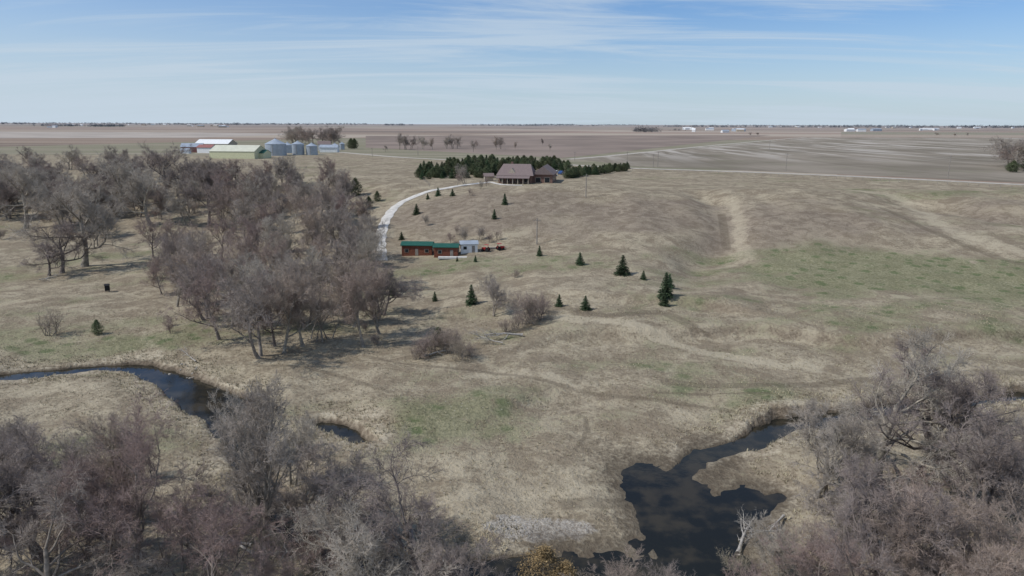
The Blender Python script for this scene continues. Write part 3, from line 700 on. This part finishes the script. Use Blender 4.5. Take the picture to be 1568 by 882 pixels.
for a in ((390,850,7,rad(150)),(385,835,6,rad(170)),(800,515,10,rad(190)),(770,528,8,rad(165)),(300,552,6,rad(140)),(1200,790,6,rad(230)),(1130,845,8,rad(60)),(1195,812,6,rad(200)),(60,430,6,rad(10)),(650,548,7,rad(30)),(265,560,5,rad(60))): fallen(*a)
def grove(name,cu,cv,wid_px,n,h,mat,dep=80):
    X0,Y0=G(cu,cv,14.0); Wm=wid_px*Y0/F/2; r=np.random.default_rng(int(cu*7+cv*13)+5000); V=[]
    for i in range(n):
        cx=X0+r.uniform(-Wm,Wm);cy=Y0+r.uniform(-dep,dep);hh=h*r.uniform(.45,1.1)
        m_=50; a=r.normal(size=(m_,3))*np.array([hh*.33,hh*.33,hh*.25]); a[:,2]=np.abs(a[:,2]+hh*.5).clip(0,hh)
        c_=a+np.array([cx,cy,14]); 
        V.append((c_[:,None,:]+r.normal(size=(m_,3,3))*hh*.10).reshape(-1,3))
    V=np.concatenate(V); add(name,mesh_np(name,V,[np.arange(len(V)).reshape(-1,3)],[mat]))
grove('distant_grove',990,202,34,40,17,far_tree); grove('distant_grove',1030,200,30,14,8,far_tree)
grove('distant_grove',90,193.5,60,50,18,far_tree2); grove('distant_grove',165,194,44,60,20,far_tree2)
for cu,wd,n,h_ in ((20,60,40,12),(255,90,50,10),(370,60,50,13),(450,60,30,9),(610,40,40,12),(740,60,30,9),(800,70,40,9),(860,120,50,8),(1090,160,70,10),(1240,120,60,10),(1340,120,60,10),(1440,140,70,11),(1540,90,60,12),(520,60,20,7),(1640,120,60,12),(-60,100,60,12)):
    grove('distant_treeline',cu,(192.6 if cu<900 else 193.8)+(cu-784)*.003,wd,n,h_*2.5,far_tree2,200)
for i in range(38):
    u=random.uniform(-100,1700); grove('distant_treeline',u,191.3+(u-784)*.0031,random.uniform(60,160),60,random.uniform(20,44),far_tree2,300)

# ------------------------------------------------------------ grass tufts and creek stones
N=60000
tx=rng.uniform(-95,115,N*2);ty=rng.uniform(50,150,N*2)
cdn=creek_d(tx,ty); pk=np.where(cdn<6,.8,.3)*(cdn>.9); keep=rng.uniform(size=len(tx))<pk*(0.35+.65*(wn(tx,ty,12,90)>-.2))
tx=tx[keep][:N];ty=ty[keep][:N]; tz=Hh(tx,ty); ok=tz>-1.1; tx=tx[ok];ty=ty[ok];tz=tz[ok]; n=len(tx)
hh=rng.uniform(.12,.34,n)*np.where(creek_d(tx,ty)<5,1.3,.8)
B=[]
for b in range(4):
    a=rng.uniform(0,6.28,n); o=np.stack([np.cos(a),np.sin(a),np.zeros(n)],1); c0=np.stack([tx,ty,tz-.03],1)+o*.1
    q=np.stack([-np.sin(a),np.cos(a),np.zeros(n)],1)*.045
    tip=c0+o*(hh*.6)[:,None]+np.array([0,0,1])*hh[:,None]
    B.append(np.stack([c0-q,c0+q,tip],1).reshape(-1,3))
V=np.concatenate(B); add('dry_grass',mesh_np('dry_grass',V,[np.arange(len(V)).reshape(-1,3)],[tuftm]))
def rocks(name,px,n,spread,sz_):
    Vv=[];Ff=[]
    import bmesh
    for i in range(n):
        u,v=random.choice(px); X,Y=G(u,v,WZ); X+=random.gauss(0,spread);Y+=random.gauss(0,spread); s_=random.uniform(.4,1)*sz_
        bm=bmesh.new(); bmesh.ops.create_icosphere(bm,subdivisions=1,radius=s_); b=len(Vv); zz=max(hz(X,Y),WZ)
        for w_ in bm.verts: Vv.append((X+w_.co.x*random.uniform(.7,1.3),Y+w_.co.y*random.uniform(.7,1.3),zz+w_.co.z*random.uniform(.5,.8)))
        for f in bm.faces: Ff.append([b+w_.index for w_ in f.verts])
        bm.free()
    me=bpy.data.meshes.new(name); me.from_pydata(Vv,[],Ff); me.materials.append(stone); add(name,me)
rocks('creek_stones',[(285,569),(275,572),(298,576)],14,1.0,.32)

# ------------------------------------------------------------ sky & sun
w=bpy.data.worlds.new('World'); scene.world=w; w.use_nodes=True; nt=w.node_tree; k=NB(nt)
bg=nt.nodes['Background']
SE=48; az=rad(-105)
sky=k.n('ShaderNodeTexSky',sky_type='NISHITA'); sky.sun_disc=False; sky.sun_elevation=rad(SE); sky.sun_rotation=az; sky.air_density=1.0; sky.dust_density=.4; sky.ozone_density=1.5
tc=k.n('ShaderNodeTexCoord').outputs['Generated']; s_=k.n('ShaderNodeSeparateXYZ',{0:tc}).outputs
zz=k.math('ADD',k.math('MAXIMUM',s_[2],0.0),.10)
cv=k.n('ShaderNodeCombineXYZ',{0:k.math('DIVIDE',s_[0],zz),1:k.math('DIVIDE',s_[1],zz),2:0.0}).outputs[0]
mp=k.n('ShaderNodeMapping',{'Vector':cv,'Rotation':(0,0,rad(-42)),'Scale':(.22,1.0,1),'Location':(1.3,.4,0)}).outputs[0]
c1=k.noise(mp,1.3,7,.66,1.1); c2=k.noise(cv,.36,1,.5)
cs=k.math('ADD',k.math('MULTIPLY',c1,.66),k.math('MULTIPLY',c2,.34))
cf_=k.math('MULTIPLY',k.step(cs,.43,.60),.68)
hzf=k.math('MULTIPLY',k.step(s_[2],.16,-.03),.78)
lft=k.math('MULTIPLY',k.step(s_[0],.25,-.6),.25)
cf_=k.math('SUBTRACT',1.0,k.math('MULTIPLY',k.math('SUBTRACT',1.0,cf_),k.math('SUBTRACT',1.0,k.math('ADD',hzf,k.math('MULTIPLY',lft,k.step(s_[2],.3,.1))),clamp=True)))
tint=(.66,.87,1.18,1)
mul=k.n('ShaderNodeMix',data_type='RGBA',blend_type='MULTIPLY'); mul.inputs[0].default_value=1
nt.links.new(sky.outputs[0],mul.inputs[6]); mul.inputs[7].default_value=tint
fin=k.mix(cf_,mul.outputs[2],(5.5,6.5,7.5))
nt.links.new(fin,bg.inputs['Color']); bg.inputs['Strength'].default_value=.1
w.cycles.sampling_method='MANUAL'; w.cycles.sample_map_resolution=256
sd=bpy.data.lights.new('sun','SUN'); sd.energy=3.5; sd.angle=rad(.5); sd.color=(1,.97,.92)
so=bpy.data.objects.new('sun',sd); scene.collection.objects.link(so)
dirv=Vector((math.sin(az)*math.cos(rad(SE)),math.cos(az)*math.cos(rad(SE)),math.sin(rad(SE))))
so.rotation_euler=dirv.to_track_quat('Z','Y').to_euler()
print('objects',len(bpy.data.objects))
